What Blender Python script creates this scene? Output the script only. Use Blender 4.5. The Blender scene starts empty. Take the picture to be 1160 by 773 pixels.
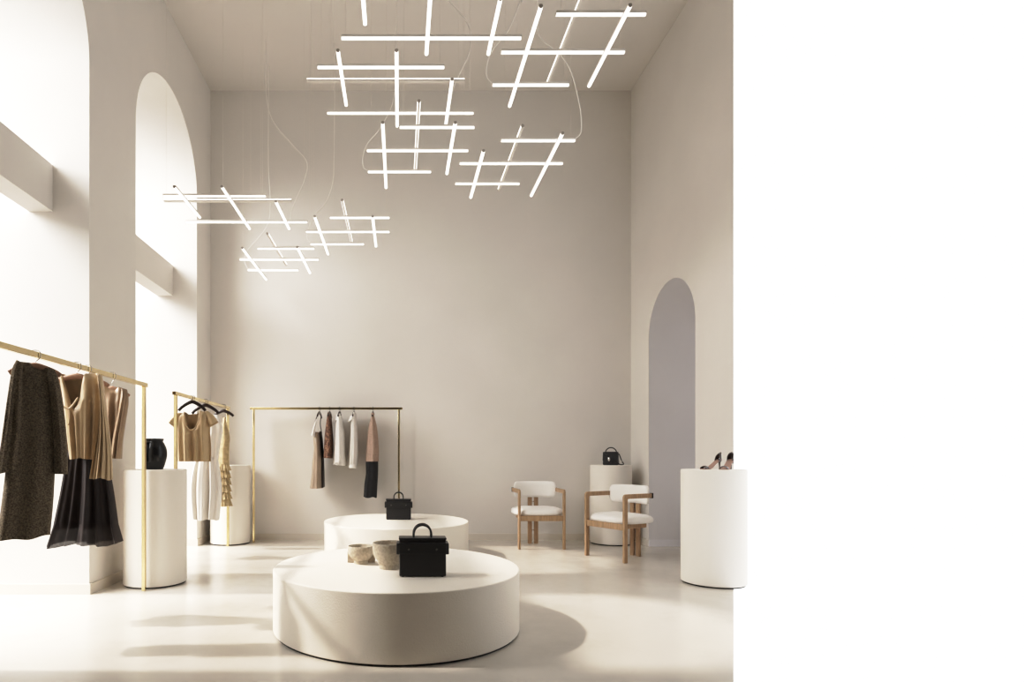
import bpy, bmesh, math, random
from mathutils import Vector, Matrix
random.seed(7)
COL = bpy.context.scene.collection
PI = math.pi

# ------------------------------------------------------------------ camera model
F, CX, CY, EYE = 665.0, 453.0, 516.0, 1.05      # photo measured at 1160 x 773
def at(px, py, Y):
    return Vector(((px-CX)/F*Y, Y, EYE-(py-CY)/F*Y))

# ------------------------------------------------------------------ helpers
def obj(name, bm, mat, parent=None, smooth=False, recalc=True):
    if recalc:
        bmesh.ops.recalc_face_normals(bm, faces=bm.faces)
    me = bpy.data.meshes.new(name)
    bm.to_mesh(me); bm.free()
    mats = mat if isinstance(mat, (list, tuple)) else [mat]
    for m in mats: me.materials.append(m)
    if smooth:
        for p in me.polygons: p.use_smooth = True
    o = bpy.data.objects.new(name, me)
    COL.objects.link(o)
    if parent is not None: o.parent = parent
    return o

def autosmooth(o, ang=40):
    me = o.data
    for p in me.polygons: p.use_smooth = True
    me.set_sharp_from_angle(angle=math.radians(ang))
    return o

def bevel(o, w, seg=2, ang=35):
    m = o.modifiers.new('bevel', 'BEVEL')
    m.width = w; m.segments = seg; m.limit_method = 'ANGLE'; m.angle_limit = math.radians(ang)
    m.harden_normals = False
    autosmooth(o, 40)
    return o

def subsurf(o, n=1):
    m = o.modifiers.new('sub', 'SUBSURF'); m.levels = n; m.render_levels = n
    return o

def tag(o, label, cat, group=None):
    o['label'] = label; o['category'] = cat
    if group: o['group'] = group
    return o

def thing(name, label, cat, loc=(0, 0, 0), rotz=0, group=None):
    o = bpy.data.objects.new(name, None); COL.objects.link(o)
    o.empty_display_size = .05
    o.location = loc; o.rotation_euler = (0, 0, rotz)
    return tag(o, label, cat, group)

def struct(name, bm, m, smooth=False):
    o = obj(name, bm, m, None, smooth); o['kind'] = 'structure'
    return o

def dup(root, loc, rotz, label):
    r = root.copy(); COL.objects.link(r); r.location = loc; r.rotation_euler = (0, 0, rotz)
    r['label'] = label
    for ch in list(root.children):
        c = ch.copy(); COL.objects.link(c); c.parent = r
        for g in ch.children:
            d = g.copy(); COL.objects.link(d); d.parent = c
    return r

def B():
    return bmesh.new()

def add_box(bm, x0, x1, y0, y1, z0, z1, mi=0):
    v = [bm.verts.new(p) for p in ((x0,y0,z0),(x1,y0,z0),(x1,y1,z0),(x0,y1,z0),(x0,y0,z1),(x1,y0,z1),(x1,y1,z1),(x0,y1,z1))]
    for f in ((0,3,2,1),(4,5,6,7),(0,1,5,4),(1,2,6,5),(2,3,7,6),(3,0,4,7)):
        fc = bm.faces.new([v[i] for i in f]); fc.material_index = mi
    return v

def add_prism(bm, pts, d, mi=0):
    """pts: list of Vector outline, extruded by the vector d"""
    d = Vector(d)
    a = [bm.verts.new(p) for p in pts]; b = [bm.verts.new(Vector(p)+d) for p in pts]
    n = len(pts)
    bm.faces.new(a).material_index = mi; bm.faces.new(b[::-1]).material_index = mi
    for i in range(n):
        bm.faces.new((a[i], a[(i+1) % n], b[(i+1) % n], b[i])).material_index = mi

def add_tube(bm, pts, r, n=8, caps=True, closed=False, mi=0, flat=None):
    """round tube along points; r number or list; flat=(a,b) radius factors"""
    pts = [Vector(p) for p in pts]
    N = len(pts); rings = []
    up = Vector((0, 0, 1))
    prev = None
    for i, p in enumerate(pts):
        if closed: t = pts[(i+1) % N]-pts[i-1]
        else: t = pts[min(i+1, N-1)]-pts[max(i-1, 0)]
        t.normalize()
        if prev is None:
            a = up if abs(t.z) < .9 else Vector((0, 1, 0))
            s = t.cross(a).normalized()
        else:
            s = (prev-t*prev.dot(t)).normalized()
        prev = s
        q = t.cross(s)
        rr = r[i] if isinstance(r, (list, tuple)) else r
        fa, fb = flat if flat else (1, 1)
        rings.append([bm.verts.new(p+s*(math.cos(2*PI*k/n)*rr*fa)+q*(math.sin(2*PI*k/n)*rr*fb)) for k in range(n)])
    M = N if closed else N-1
    for i in range(M):
        a, b = rings[i], rings[(i+1) % N]
        for k in range(n):
            bm.faces.new((a[k], a[(k+1) % n], b[(k+1) % n], b[k])).material_index = mi
    if caps and not closed:
        bm.faces.new(rings[0][::-1]).material_index = mi; bm.faces.new(rings[-1]).material_index = mi

def add_lathe(bm, prof, n=48, center=(0, 0, 0), mi=0):
    """prof list of (r,z); r==0 ends become poles"""
    c = Vector(center); rings = []
    for r, z in prof:
        if r < 1e-6: rings.append([bm.verts.new(c+Vector((0, 0, z)))])
        else: rings.append([bm.verts.new(c+Vector((r*math.cos(2*PI*k/n), r*math.sin(2*PI*k/n), z))) for k in range(n)])
    for a, b in zip(rings, rings[1:]):
        for k in range(n):
            k2 = (k+1) % n
            if len(a) == 1 and len(b) == 1: continue
            if len(a) == 1: bm.faces.new((a[0], b[k2], b[k])).material_index = mi
            elif len(b) == 1: bm.faces.new((a[k], a[k2], b[0])).material_index = mi
            else: bm.faces.new((a[k], a[k2], b[k2], b[k])).material_index = mi

def spline(pts, n=40):
    """Catmull-Rom through points"""
    P = [Vector(p) for p in pts]
    P = [P[0]*2-P[1]]+P+[P[-1]*2-P[-2]]
    out = []; S = len(P)-3
    per = max(2, n//S)
    for i in range(S):
        p0, p1, p2, p3 = P[i:i+4]
        for k in range(per):
            t = k/per
            out.append(.5*((2*p1)+(p2-p0)*t+(2*p0-5*p1+4*p2-p3)*t*t+(3*p1-p0-3*p2+p3)*t**3))
    out.append(P[-2].copy())
    return out

# ------------------------------------------------------------------ materials
def srgb(r, g, b):
    f = lambda c: (c/255/12.92) if c/255 <= .04045 else ((c/255+.055)/1.055)**2.4
    return (f(r), f(g), f(b), 1)

def mat(name, col, rough=.6, metal=0, bump=0, bscale=60, bdetail=4, var=0, vscale=6, col2=None, sheen=0, spec=.5, alpha=1, stretch=None, coat=0):
    m = bpy.data.materials.new(name); m.use_nodes = True
    nt = m.node_tree; N = nt.nodes; L = nt.links
    p = N['Principled BSDF']
    p.inputs['Base Color'].default_value = col
    p.inputs['Roughness'].default_value = rough
    p.inputs['Metallic'].default_value = metal
    p.inputs['Specular IOR Level'].default_value = spec
    p.inputs['Alpha'].default_value = alpha
    if sheen: p.inputs['Sheen Weight'].default_value = sheen
    if coat: p.inputs['Coat Weight'].default_value = coat
    tc = N.new('ShaderNodeTexCoord'); mp = N.new('ShaderNodeMapping')
    L.new(tc.outputs['Object'], mp.inputs['Vector'])
    if stretch: mp.inputs['Scale'].default_value = stretch
    if var or col2:
        n = N.new('ShaderNodeTexNoise'); n.inputs['Scale'].default_value = vscale; n.inputs['Detail'].default_value = 5
        L.new(mp.outputs['Vector'], n.inputs['Vector'])
        r = N.new('ShaderNodeValToRGB')
        c2 = col2 or tuple(c*(1-var) for c in col[:3])+(1,)
        r.color_ramp.elements[0].position = .35; r.color_ramp.elements[1].position = .65
        r.color_ramp.elements[0].color = c2; r.color_ramp.elements[1].color = col
        L.new(n.outputs['Fac'], r.inputs['Fac']); L.new(r.outputs['Color'], p.inputs['Base Color'])
    if bump:
        n = N.new('ShaderNodeTexNoise'); n.inputs['Scale'].default_value = bscale; n.inputs['Detail'].default_value = bdetail
        L.new(mp.outputs['Vector'], n.inputs['Vector'])
        b = N.new('ShaderNodeBump'); b.inputs['Strength'].default_value = bump; b.inputs['Distance'].default_value = .01
        L.new(n.outputs['Fac'], b.inputs['Height']); L.new(b.outputs['Normal'], p.inputs['Normal'])
    return m

def emis(name, col, s):
    m = bpy.data.materials.new(name); m.use_nodes = True
    p = m.node_tree.nodes['Principled BSDF']
    p.inputs['Base Color'].default_value = (.9, .9, .9, 1)
    p.inputs['Emission Color'].default_value = col; p.inputs['Emission Strength'].default_value = s
    return m

WALL = mat('plaster_wall', (.78, .748, .708, 1), .85, bump=.08, bscale=55, var=.035, vscale=1.3)
CEIL = mat('plaster_ceiling', (.75, .715, .67, 1), .9, var=.02, vscale=1.0)
NICHE = mat('niche_plaster', (.78, .765, .775, 1), .85, bump=.05, bscale=60, var=.03, vscale=1.5)  # cool light from beyond the arch put into the plaster colour
TRIM = mat('baseboard_paint', (.72, .67, .60, 1), .6)
PLINTH = mat('pedestal_paint', (.82, .78, .72, 1), .65, bump=.05, bscale=90)
PODIUM = mat('podium_leather', (.84, .79, .715, 1), .6, bump=.22, bscale=130, bdetail=3)
BLACKGAP = mat('black_plinth', (.012, .01, .009, 1), .6)
BRASS = mat('brushed_brass', (.80, .68, .43, 1), .17, 1, var=.06, vscale=30)
BRASS_DARK = mat('brass_end_cap', (.16, .11, .05, 1), .4, 1)
WOOD = mat('oak_wood', (.50, .345, .22, 1), .5, var=.25, vscale=9, stretch=(8, 8, .9), bump=.04, bscale=40)
UPH = mat('white_boucle', (.90, .88, .85, 1), .9, bump=.2, bscale=230, sheen=.3)
METAL_DK = mat('dark_metal', (.03, .026, .024, 1), .35, .9)
STUD = mat('gunmetal_stud', (.20, .19, .18, 1), .3, .8)
CHROME = mat('polished_steel', (.75, .73, .7, 1), .18, 1)
LEATHER = mat('black_leather', (.034, .032, .0325, 1), .38, bump=.2, bscale=260, bdetail=3)
LEATHER2 = mat('black_leather_trim', (.026, .025, .0255, 1), .34)
CERAMIC = mat('black_ceramic', (.008, .008, .008, 1), .25, spec=.5)
STONE = mat('sand_stone', (.62, .56, .47, 1), .85, col2=(.48, .42, .34, 1), vscale=65, bump=.5, bscale=95)
HOUSING = mat('light_housing', (.74, .70, .65, 1), .5)
CAPGREY = mat('light_end_cap', (.42, .38, .34, 1), .5)
GLOW = emis('light_diffuser', (1, .97, .93, 1), 1.5)
CORD = mat('white_cord', (.88, .85, .80, 1), .6)
WIRE = mat('steel_wire', (.75, .70, .64, 1), .4)
TWEED = mat('dark_tweed', (.25, .205, .145, 1), .95, col2=(.085, .066, .046, 1), vscale=140, bump=.7, bscale=150)
SATIN = mat('gold_satin', (.58, .44, .28, 1), .42, sheen=.2, var=.12, vscale=8, spec=.5)
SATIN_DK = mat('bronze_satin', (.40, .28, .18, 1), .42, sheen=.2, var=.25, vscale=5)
SATIN_IN = mat('brown_lining', (.22, .145, .09, 1), .6)
CHIFFON = mat('dark_chiffon', (.026, .015, .013, 1), .6, sheen=.05, var=.3, vscale=6)
SHEER = mat('sheer_dark_chiffon', (.030, .018, .016, 1), .6, sheen=.05, alpha=.86)
WHITEC = mat('white_cotton', (.80, .77, .73, 1), .85, sheen=.15, bump=.06, bscale=180)
BEIGE = mat('beige_satin', (.43, .34, .26, 1), .45, sheen=.2, var=.12, vscale=7)
PATTERN = mat('brown_print', (.36, .21, .14, 1), .7, col2=(.055, .022, .014, 1), vscale=48)
PINKBEIGE = mat('rose_beige_knit', (.42, .31, .25, 1), .9, bump=.2, bscale=150, var=.15, vscale=40)
CHARCOAL = mat('charcoal_denim', (.028, .028, .03, 1), .9, bump=.2, bscale=160, var=.3, vscale=14)
GOLDKNIT = mat('gold_ruffle_cloth', (.54, .42, .25, 1), .6, var=.3, vscale=26, bump=.25, bscale=70)
HANGWOOD = mat('rosewood_hanger', (.48, .30, .21, 1), .5, var=.2, vscale=10)
HANGDARK = mat('dark_brown_hanger', (.022, .010, .007, 1), .3)
PATENT = mat('bronze_patent_leather', (.035, .013, .008, 1), .08, coat=1, spec=.8)
NUDE = mat('nude_insole', (.42, .28, .23, 1), .45)

def floor_material():
    m = bpy.data.materials.new('polished_concrete'); m.use_nodes = True
    nt = m.node_tree; N = nt.nodes; L = nt.links; p = N['Principled BSDF']
    tc = N.new('ShaderNodeTexCoord')
    n1 = N.new('ShaderNodeTexNoise'); n1.inputs['Scale'].default_value = .9; n1.inputs['Detail'].default_value = 7; n1.inputs['Roughness'].default_value = .62
    n2 = N.new('ShaderNodeTexNoise'); n2.inputs['Scale'].default_value = 3; n2.inputs['Detail'].default_value = 8; n2.inputs['Roughness'].default_value = .7
    for n in (n1, n2): L.new(tc.outputs['Object'], n.inputs['Vector'])
    mx = N.new('ShaderNodeMath'); mx.operation = 'ADD'
    L.new(n1.outputs['Fac'], mx.inputs[0]); L.new(n2.outputs['Fac'], mx.inputs[1])
    r = N.new('ShaderNodeValToRGB'); e = r.color_ramp.elements
    e[0].position = .72; e[0].color = (.60, .56, .505, 1)
    e[1].position = 1.2; e[1].color = (.65, .61, .555, 1)
    hv = N.new('ShaderNodeMath'); hv.operation = 'MULTIPLY'; hv.inputs[1].default_value = 1.0
    L.new(mx.outputs[0], hv.inputs[0]); L.new(hv.outputs[0], r.inputs['Fac'])
    L.new(r.outputs['Color'], p.inputs['Base Color'])
    mr = N.new('ShaderNodeMapRange'); mr.inputs[1].default_value = .3; mr.inputs[2].default_value = .7
    mr.inputs[3].default_value = .17; mr.inputs[4].default_value = .26
    L.new(n2.outputs['Fac'], mr.inputs[0]); L.new(mr.outputs[0], p.inputs['Roughness'])
    p.inputs['Specular IOR Level'].default_value = .55
    b = N.new('ShaderNodeBump'); b.inputs['Strength'].default_value = .03; b.inputs['Distance'].default_value = .02
    L.new(n2.outputs['Fac'], b.inputs['Height']); L.new(b.outputs['Normal'], p.inputs['Normal'])
    return m
FLOOR = floor_material()

# ------------------------------------------------------------------ room shell
XL, XR, YB, ZC = -2.347, 2.863, 7.276, 5.569
TH = .75                                   # left wall thickness
YF = -1.6                                  # room reaches behind the camera
YE = 5.037                                 # right wall cut off here, made-up opening shows white sky
KS = .5684                                 # plan slope of the cut, along the camera's line of sight
A1 = (2.86, 4.435); A2 = (5.215, 6.785)    # left arches (y range)
SPR = 4.03                                 # spring line of left arches
N1 = (5.69, 6.755); NSPR = 2.375           # right niche arch

bm = B()
fl = [(-3.2, YF), (2.9, YF), (2.9, 2.64), (2.64*KS, 2.64), (XR, YE), (XR+.10, YE+.10/KS), (XR+.10, 5.66),
      (3.21, 5.66), (3.5, 6.80), (3.5, 7.45), (-3.2, 7.45)]
add_prism(bm, [Vector((x, y, 0)) for x, y in fl], (0, 0, -.12))
struct('floor', bm, FLOOR)

bm = B(); add_box(bm, -3.2, XR+.15, YF, 7.45, ZC, ZC+.15); struct('ceiling', bm, CEIL)
bm = B(); add_box(bm, -3.2, XR+.10, YB, YB+.17, 0, ZC); struct('wall_back', bm, WALL)

def arch_pts(a, b, spr, x, n=40):
    c = (a+b)/2; r = (b-a)/2
    return [Vector((x, a, 0))]+[Vector((x, c-r*math.cos(PI*k/n), spr+r*math.sin(PI*k/n))) for k in range(n+1)]+[Vector((x, b, 0))]

bm = B()
pts = [Vector((XL, YF, 0))]+arch_pts(*A1, SPR, XL)+arch_pts(*A2, SPR, XL)+[Vector((XL, YB, 0)), Vector((XL, YB, ZC)), Vector((XL, YF, ZC))]
add_prism(bm, pts, (-TH, 0, 0))
autosmooth(struct('wall_left', bm, WALL), 25)

bm = B(); add_box(bm, -3.2, XR+.10, YF-.15, YF, 0, ZC); struct('wall_front', bm, mat('dark_plaster', (.12, .11, .10, 1), .9))  # unseen wall behind the camera, added dark to cut frontal fill light
bm = B(); add_box(bm, XR, XR+.10, YF, 2.64, 0, ZC); struct('wall_right_front', bm, WALL)  # unseen wall stretch, added to reduce fill light from the right
# right wall, mitred at its open end
bm = B()
pin = [Vector((XR, YE, 0))]+arch_pts(*N1, NSPR, XR)+[Vector((XR, YB, 0)), Vector((XR, YB, ZC)), Vector((XR, YE, ZC))]
a = [bm.verts.new(p) for p in pin]
b = [bm.verts.new((XR+.10, (p.y if p.y > YE+.2 else p.y+.10/KS), p.z)) for p in pin]
bm.faces.new(a); bm.faces.new(b[::-1])
for i in range(len(a)):
    bm.faces.new((a[i], a[(i+1) % len(a)], b[(i+1) % len(a)], b[i]))
autosmooth(struct('wall_right', bm, WALL), 25)

# lining of the arched niche, its back added to keep white light out
bm = B()
ap = arch_pts(N1[0]+.003, N1[1]-.003, NSPR, XR+.001)
dx = lambda y: .36+.25*(y-N1[0])/(N1[1]-N1[0])
f_ = [bm.verts.new(p) for p in ap]; g_ = [bm.verts.new((XR+dx(p.y), p.y, p.z)) for p in ap]
for i in range(len(ap)-1):
    bm.faces.new((f_[i], f_[i+1], g_[i+1], g_[i]))
bm.faces.new(g_)
o = struct('wall_niche', bm, NICHE); autosmooth(o, 25)

bm = B(); add_box(bm, -40, -3.2, -25, 35, -.22, -.12); struct('ground', bm, mat('outdoor_paving', (.22, .21, .20, 1), .9, var=.2))  # unseen ground, added to block light rising through the windows
# transoms across the window openings
for n, (a, b) in enumerate((A1, A2)):
    bm = B(); add_box(bm, XL-.455, XL-.275, a-.02, b, 2.892, 3.243)
    struct('trim_%d' % (n+1), bm, WALL)

# baseboards
BH, BT = .078, .014
def baseboard(name, segs, m=TRIM):
    bm = B()
    for (x0, x1, y0, y1) in segs:
        add_box(bm, x0, x1, y0, y1, 0, BH-.012)
        ix = BT*.45
        cx0, cx1, cy0, cy1 = x0, x1, y0, y1
        add_box(bm, cx0, cx1, cy0, cy1, BH-.012, BH)
    o = struct(name, bm, m); return o
baseboard('baseboard_back', [(XL, XR, YB-BT, YB)])
baseboard('baseboard_left', [(XL, XL+BT, YF, A1[0]), (XL, XL+BT, A1[1]-BT, A2[0]+BT), (XL, XL+BT, A2[1]-BT, YB-BT),
                             (XL-TH, XL, A1[1]-BT, A1[1]), (XL-TH, XL, A2[1]-BT, A2[1]), (XL-TH, XL, A2[0], A2[0]+BT)])
baseboard('baseboard_right', [(XR-BT, XR, YE+.03, N1[0]), (XR-BT, XR, N1[1], YB-BT)])
baseboard('baseboard_niche', [(XR, XR+.60, N1[1]-BT, N1[1])], mat('niche_baseboard', (.84, .83, .86, 1), .6))  # baseboard colour carries the same painted cool light

# ------------------------------------------------------------------ round podiums and pedestals
def drum(name, label, cat, x, y, r, h, m, gap=.012, bev=.008, group=None, n=128):
    t = thing(name, label, cat, (x, y, 0), 0, group)
    bm = B()
    pr = [(0, gap), (r-bev*.5, gap), (r, gap+bev*.5)]+[(r-bev+bev*math.cos(PI/2*k/5), h-bev+bev*math.sin(PI/2*k/5)) for k in range(6)]+[(0, h)]
    add_lathe(bm, pr, n)
    autosmooth(obj('drum', bm, m, t), 40)
    bm = B(); add_lathe(bm, [(0, 0), (r-.012, 0), (r-.012, gap+.002), (0, gap+.002)], 96)
    p = obj('plinth', bm, BLACKGAP, t); p['label'] = 'recessed black plinth'
    return t
PH = .368
drum('display_podium', 'large low round cream display podium holding two stone bowls and a black handbag', 'podium', -.022, 3.65, .75, PH, PODIUM, group='round display podiums')
drum('display_podium', 'low round cream podium behind, holding only one black handbag', 'podium', -.037, 6.15, .75, PH, PODIUM, group='round display podiums')
EH = .934
drum('display_pedestal', 'tall white cylindrical pedestal carrying the black vase', 'pedestal', -2.010, 4.83, .243, EH, PLINTH, group='white cylindrical pedestals')
drum('display_pedestal', 'white cylindrical pedestal with nothing on it, in the back left corner', 'pedestal', -2.03, 7.03, .232, EH, PLINTH, group='white cylindrical pedestals')
drum('display_pedestal', 'white cylindrical pedestal in the back right corner under a small black handbag', 'pedestal', 2.515, 7.0, .235, EH, PLINTH, group='white cylindrical pedestals')
drum('display_pedestal', 'tall white cylindrical pedestal at right carrying the high-heeled shoes', 'pedestal', 2.578, 4.83, .243, EH, PLINTH, group='white cylindrical pedestals')

# ------------------------------------------------------------------ clothes racks
RX = -1.982
def rack(label, p0, p1, h, over=.04, s=.016, m=BRASS):
    """p0,p1: plan positions of the posts"""
    p0 = Vector((p0[0], p0[1], 0)); p1 = Vector((p1[0], p1[1], 0))
    c = (p0+p1)/2
    t = thing('clothes_rack', label, 'clothes rack', c, 0, 'brass clothes racks')
    d = (p1-p0).normalized()
    q0, q1 = p0-c, p1-c
    bm = B()
    a, b = q0-d*over, q1+d*over
    nrm = Vector((-d.y, d.x, 0))
    sq = [a+nrm*s+Vector((0, 0, h-2*s)), a-nrm*s+Vector((0, 0, h-2*s)), a-nrm*s+Vector((0, 0, h)), a+nrm*s+Vector((0, 0, h))]
    add_prism(bm, sq, b-a)
    bar = bevel(obj('rail', bm, m, t), .003)
    for e, sg in ((a, -1), (b, 1)):
        bm = B()
        sq = [e+nrm*s*.8+Vector((0, 0, h-1.8*s)), e-nrm*s*.8+Vector((0, 0, h-1.8*s)), e-nrm*s*.8+Vector((0, 0, h-.2*s)), e+nrm*s*.8+Vector((0, 0, h-.2*s))]
        add_prism(bm, sq, d*.004*sg)
        obj('end_cap', bm, BRASS_DARK, bar)
    for q in (q0, q1):
        bm = B(); add_box(bm, q.x-s*.85, q.x+s*.85, q.y-s*.85, q.y+s*.85, 0, h-2*s)
        bevel(obj('post', bm, m, t), .003)
    return t
rack('brass clothes rack at left foreground holding the dark tweed coat', (RX, 2.80), (RX, 4.545), 1.612)
rack('short brass clothes rack beside the left wall with tan tee and white dress', (RX, 5.19), (RX, 6.765), 1.612)
rack('brass clothes rack against the back wall with five garments seen edge on', (-1.755, 7.05), (-.012, 7.05), 1.625, s=.014)

# ------------------------------------------------------------------ garments
class Plane:
    """vertical hanging plane through (x0,Y0) turned by phi about the vertical"""
    def __init__(s, x0, Y0, phi=0):
        s.x0, s.Y0, s.c, s.s = x0, Y0, math.cos(phi), math.sin(phi); s.phi = phi
    def sz(s, px, py):
        k = (px-CX)/F
        u = (k*s.Y0-s.x0)/(s.c-k*s.s)
        Y = s.Y0+u*s.s
        return Vector((u, EYE-(py-CY)/F*Y))
    def root(s):
        return Vector((s.x0, s.Y0, 0))

def resample(poly, n):
    L = [0]
    for a, b in zip(poly, poly[1:]): L.append(L[-1]+(b-a).length)
    out = []
    for k in range(n+1):
        d = L[-1]*k/n
        i = 0
        while i < len(L)-2 and L[i+1] < d: i += 1
        t = (d-L[i])/max(1e-9, L[i+1]-L[i])
        out.append(poly[i].lerp(poly[i+1], min(1, max(0, t))))
    return out

def interp(tab, x):
    if x <= tab[0][0]: return tab[0][1]
    for (a, va), (b, vb) in zip(tab, tab[1:]):
        if x <= b: return va+(vb-va)*(x-a)/(b-a)
    return tab[-1][1]

def cloth(name, pl, left, right, m, parent, thick=((0, .05), (1, .02)), front=None, back=None, folds=(), famp=((0, .012), (1, .002)),
          off=0, nu=72, nv=36, seed=0, hem=0, close_top=False, wpow=2, smooth_pts=True, edge=()):
    """flattened tube of cloth. left/right: pixel outlines from hem to top. front/back: top edge drop in metres over xn"""
    rnd = random.Random(seed)
    def conv(pts):
        q = [pl.sz(*p) for p in pts]
        if smooth_pts and len(q) > 2:
            q = [Vector((v.x, v.y)) for v in spline([Vector((a.x, a.y, 0)) for a in q], 40)]
        return resample(q, nv)
    Lc, Rc = conv(left), conv(right)
    ph = [rnd.uniform(0, 6.28) for _ in range(8)]
    bm = B(); rows = []
    for j in range(nv+1):
        v = j/nv; row = []
        T = interp(thick, v); A = interp(famp, v)
        for i in range(nu):
            th = 2*PI*i/nu
            xn = math.cos(th); sn = math.sin(th)
            p = Lc[j].lerp(Rc[j], (xn+1)/2)
            sgn = -1 if sn < 0 else 1
            y = T*sgn*abs(sn)**.8
            fo = 0
            for q, k in enumerate(folds):
                fo += math.sin(k*xn*PI/2+ph[q]+(1.3 if sn > 0 else 0)+.25*v*math.sin(3*v+q))/(1+.25*q)
            y += A*fo*min(1, abs(sn)*2.2)
            z = p.y
            tab = front if sn < 0 else back
            if tab: z -= interp(tab, xn)*v**wpow
            if hem: z += hem*math.sin(4.3*xn+ph[7]+sn*1.5)*(1-v)**6
            u = p.x
            for (k, am) in edge: u += am*math.sin(k*v*2*PI+ph[6])*xn
            row.append(bm.verts.new((u, y+off, z)))
        rows.append(row)
    for a, b in zip(rows, rows[1:]):
        for i in range(nu):
            i2 = (i+1) % nu
            bm.faces.new((a[i], a[i2], b[i2], b[i]))
    if close_top: bm.faces.new(rows[-1])
    o = obj(name, bm, m, parent, True)
    return o

def garment_root(name, label, cat, pl, group):
    return thing(name, label, cat, pl.root(), pl.phi, group)

def hanger(label, pl, px, group, wood=HANGWOOD, w=.36, zt=None, hook_top=1.612, drop=.045, bar=True, turn=0, sag=.045, rtop=.0055, s0=None):
    """hanger whose hook passes over the rail above pixel column px"""
    s = s0 if s0 is not None else 0
    t = thing('clothes_hanger', label, 'hanger', pl.root(), pl.phi+turn, group)
    zs = hook_top-.032-drop                      # neck of the hanger
    bm = B()
    r = .0235
    zc = hook_top-.0085
    pts = [Vector((0, 0, zs))]+[Vector((r*math.cos(a), 0, zc+r*math.sin(a))) for a in [(-90+20*k)*PI/180 for k in range(0, 14)]]
    # hook: rises, then loops over the square rail
    pts = [Vector((0, 0, zs)), Vector((0, 0, zs+drop*.45)), Vector((.010, 0, hook_top-.045)), Vector((.0235, 0, hook_top-.03)), Vector((.0255, 0, hook_top-.008)),
           Vector((.018, 0, hook_top+.006)), Vector((0, 0, hook_top+.009)), Vector((-.018, 0, hook_top+.006)), Vector((-.0255, 0, hook_top-.008)), Vector((-.024, 0, hook_top-.024))]
    add_tube(bm, spline(pts, 36), .0022, 6)
    obj('hook', bm, CHROME if wood is HANGWOOD else HANGDARK, t, True)
    bm = B()
    arms = [Vector((-w/2, .0, zs-sag)), Vector((-w*.38, 0, zs-sag*.60)), Vector((-w*.18, 0, zs-sag*.20)), Vector((0, 0, zs)),
            Vector((w*.18, 0, zs-sag*.20)), Vector((w*.38, 0, zs-sag*.60)), Vector((w/2, 0, zs-sag))]
    sp = spline(arms, 36)
    add_tube(bm, sp, [.011+.004*(1-abs(2*i/(len(sp)-1)-1)) for i in range(len(sp))], 10, flat=(.8, 1.25))
    obj('shoulder_bar', bm, wood, t, True)
    return t

G1 = 'clothes on the left foreground rack'
# --- dark tweed coat
pl = Plane(RX, 3.19, math.radians(30))
hanger('rosewood hanger inside the dark tweed coat', pl, 40, 'hangers on the foreground rack', w=.24)
r = garment_root('tweed_coat', 'long dark brown tweed coat hanging nearest on the left rack', 'coat', pl, G1)
cloth('body', pl, [(-4, 613), (3, 560), (10, 500), (15, 450), (16, 420), (17, 408)], [(57, 606), (61, 560), (63, 500), (62, 450), (63, 430), (62, 419)],
      TWEED, r, thick=((0, .075), (.7, .065), (.93, .045), (1, .012)), folds=(2.3, 4.1), famp=((0, .012), (.6, .006), (1, 0)),
      front=[(-1, .02), (-.8, .004), (-.25, -.004), (-.15, .012), (.25, .022), (.45, .012), (.55, 0), (.8, .006), (1, .02)],
      back=[(-1, .02), (-.8, .004), (-.2, -.008), (.3, -.008), (.8, .006), (1, .02)], seed=3, hem=.006)
cloth('sleeve', pl, [(-4, 538), (2, 500), (9, 450), (14, 420), (19, 409)], [(20, 532), (25, 490), (26, 450), (26, 425), (27, 413)], TWEED, r,
      thick=((0, .05), (.8, .045), (1, .02)), folds=(2, 5), famp=((0, .005), (.5, .008), (1, .001)), off=-.035, seed=4, nu=40, close_top=True)
cloth('sleeve', pl, [(61, 537), (60, 500), (57, 455), (53, 430), (55, 417)], [(77, 537), (76, 500), (72, 460), (67, 432), (62, 420)], TWEED, r,
      thick=((0, .05), (.8, .05), (1, .02)), folds=(2, 5), famp=((0, .005), (.5, .008), (1, .001)), off=-.02, seed=5, nu=40, close_top=True)

# --- dark chiffon skirt
pl = Plane(RX, 3.72, math.radians(6))
r = garment_root('pleated_skirt', 'long dark brown chiffon skirt with sheer hem, under the gold blouse', 'skirt', pl, G1)
cloth('skirt_body', pl, [(60, 598), (68, 560), (74, 525), (79, 500), (82, 488)], [(134, 598), (129, 560), (123, 525), (118, 500), (114, 488)], CHIFFON, r,
      thick=((0, .085), (.5, .06), (1, .03)), folds=(9.3, 5.1, 15.7), famp=((0, .020), (.6, .010), (1, .002)), seed=11, hem=.004, nu=120)
h = cloth('sheer_hem', pl, [(53, 618), (57, 607), (62, 592)], [(139, 615), (137, 607), (133, 592)], SHEER, r,
      thick=((0, .10), (1, .088)), folds=(9.3, 5.1, 15.7), famp=((0, .026), (1, .021)), seed=11, hem=.010, nu=120, nv=10)
h['label'] = 'sheer lower hem of the skirt'
bm = B(); a, b = pl.sz(82, 489), pl.sz(114, 489)
add_tube(bm, [Vector((a.x+(b.x-a.x)*(.5+.5*math.cos(t)), .03*math.sin(t), a.y)) for t in [2*PI*k/32 for k in range(32)]], .009, 6, closed=True)
obj('waistband', bm, CHIFFON, r, True)
# the skirt hangs by two ribbon loops from its hanger
for sx in (-.055, .075):
    bm = B(); add_tube(bm, [Vector((sx, .01, a.y)), Vector((sx*.9, .005, 1.36)), Vector((sx*.8, 0, 1.545))], .0022, 5)
    obj('hanging_loop', bm, CHIFFON, r)
hanger('rosewood hanger carrying the dark chiffon skirt', pl, 95, 'hangers on the foreground rack', w=.26)

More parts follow.
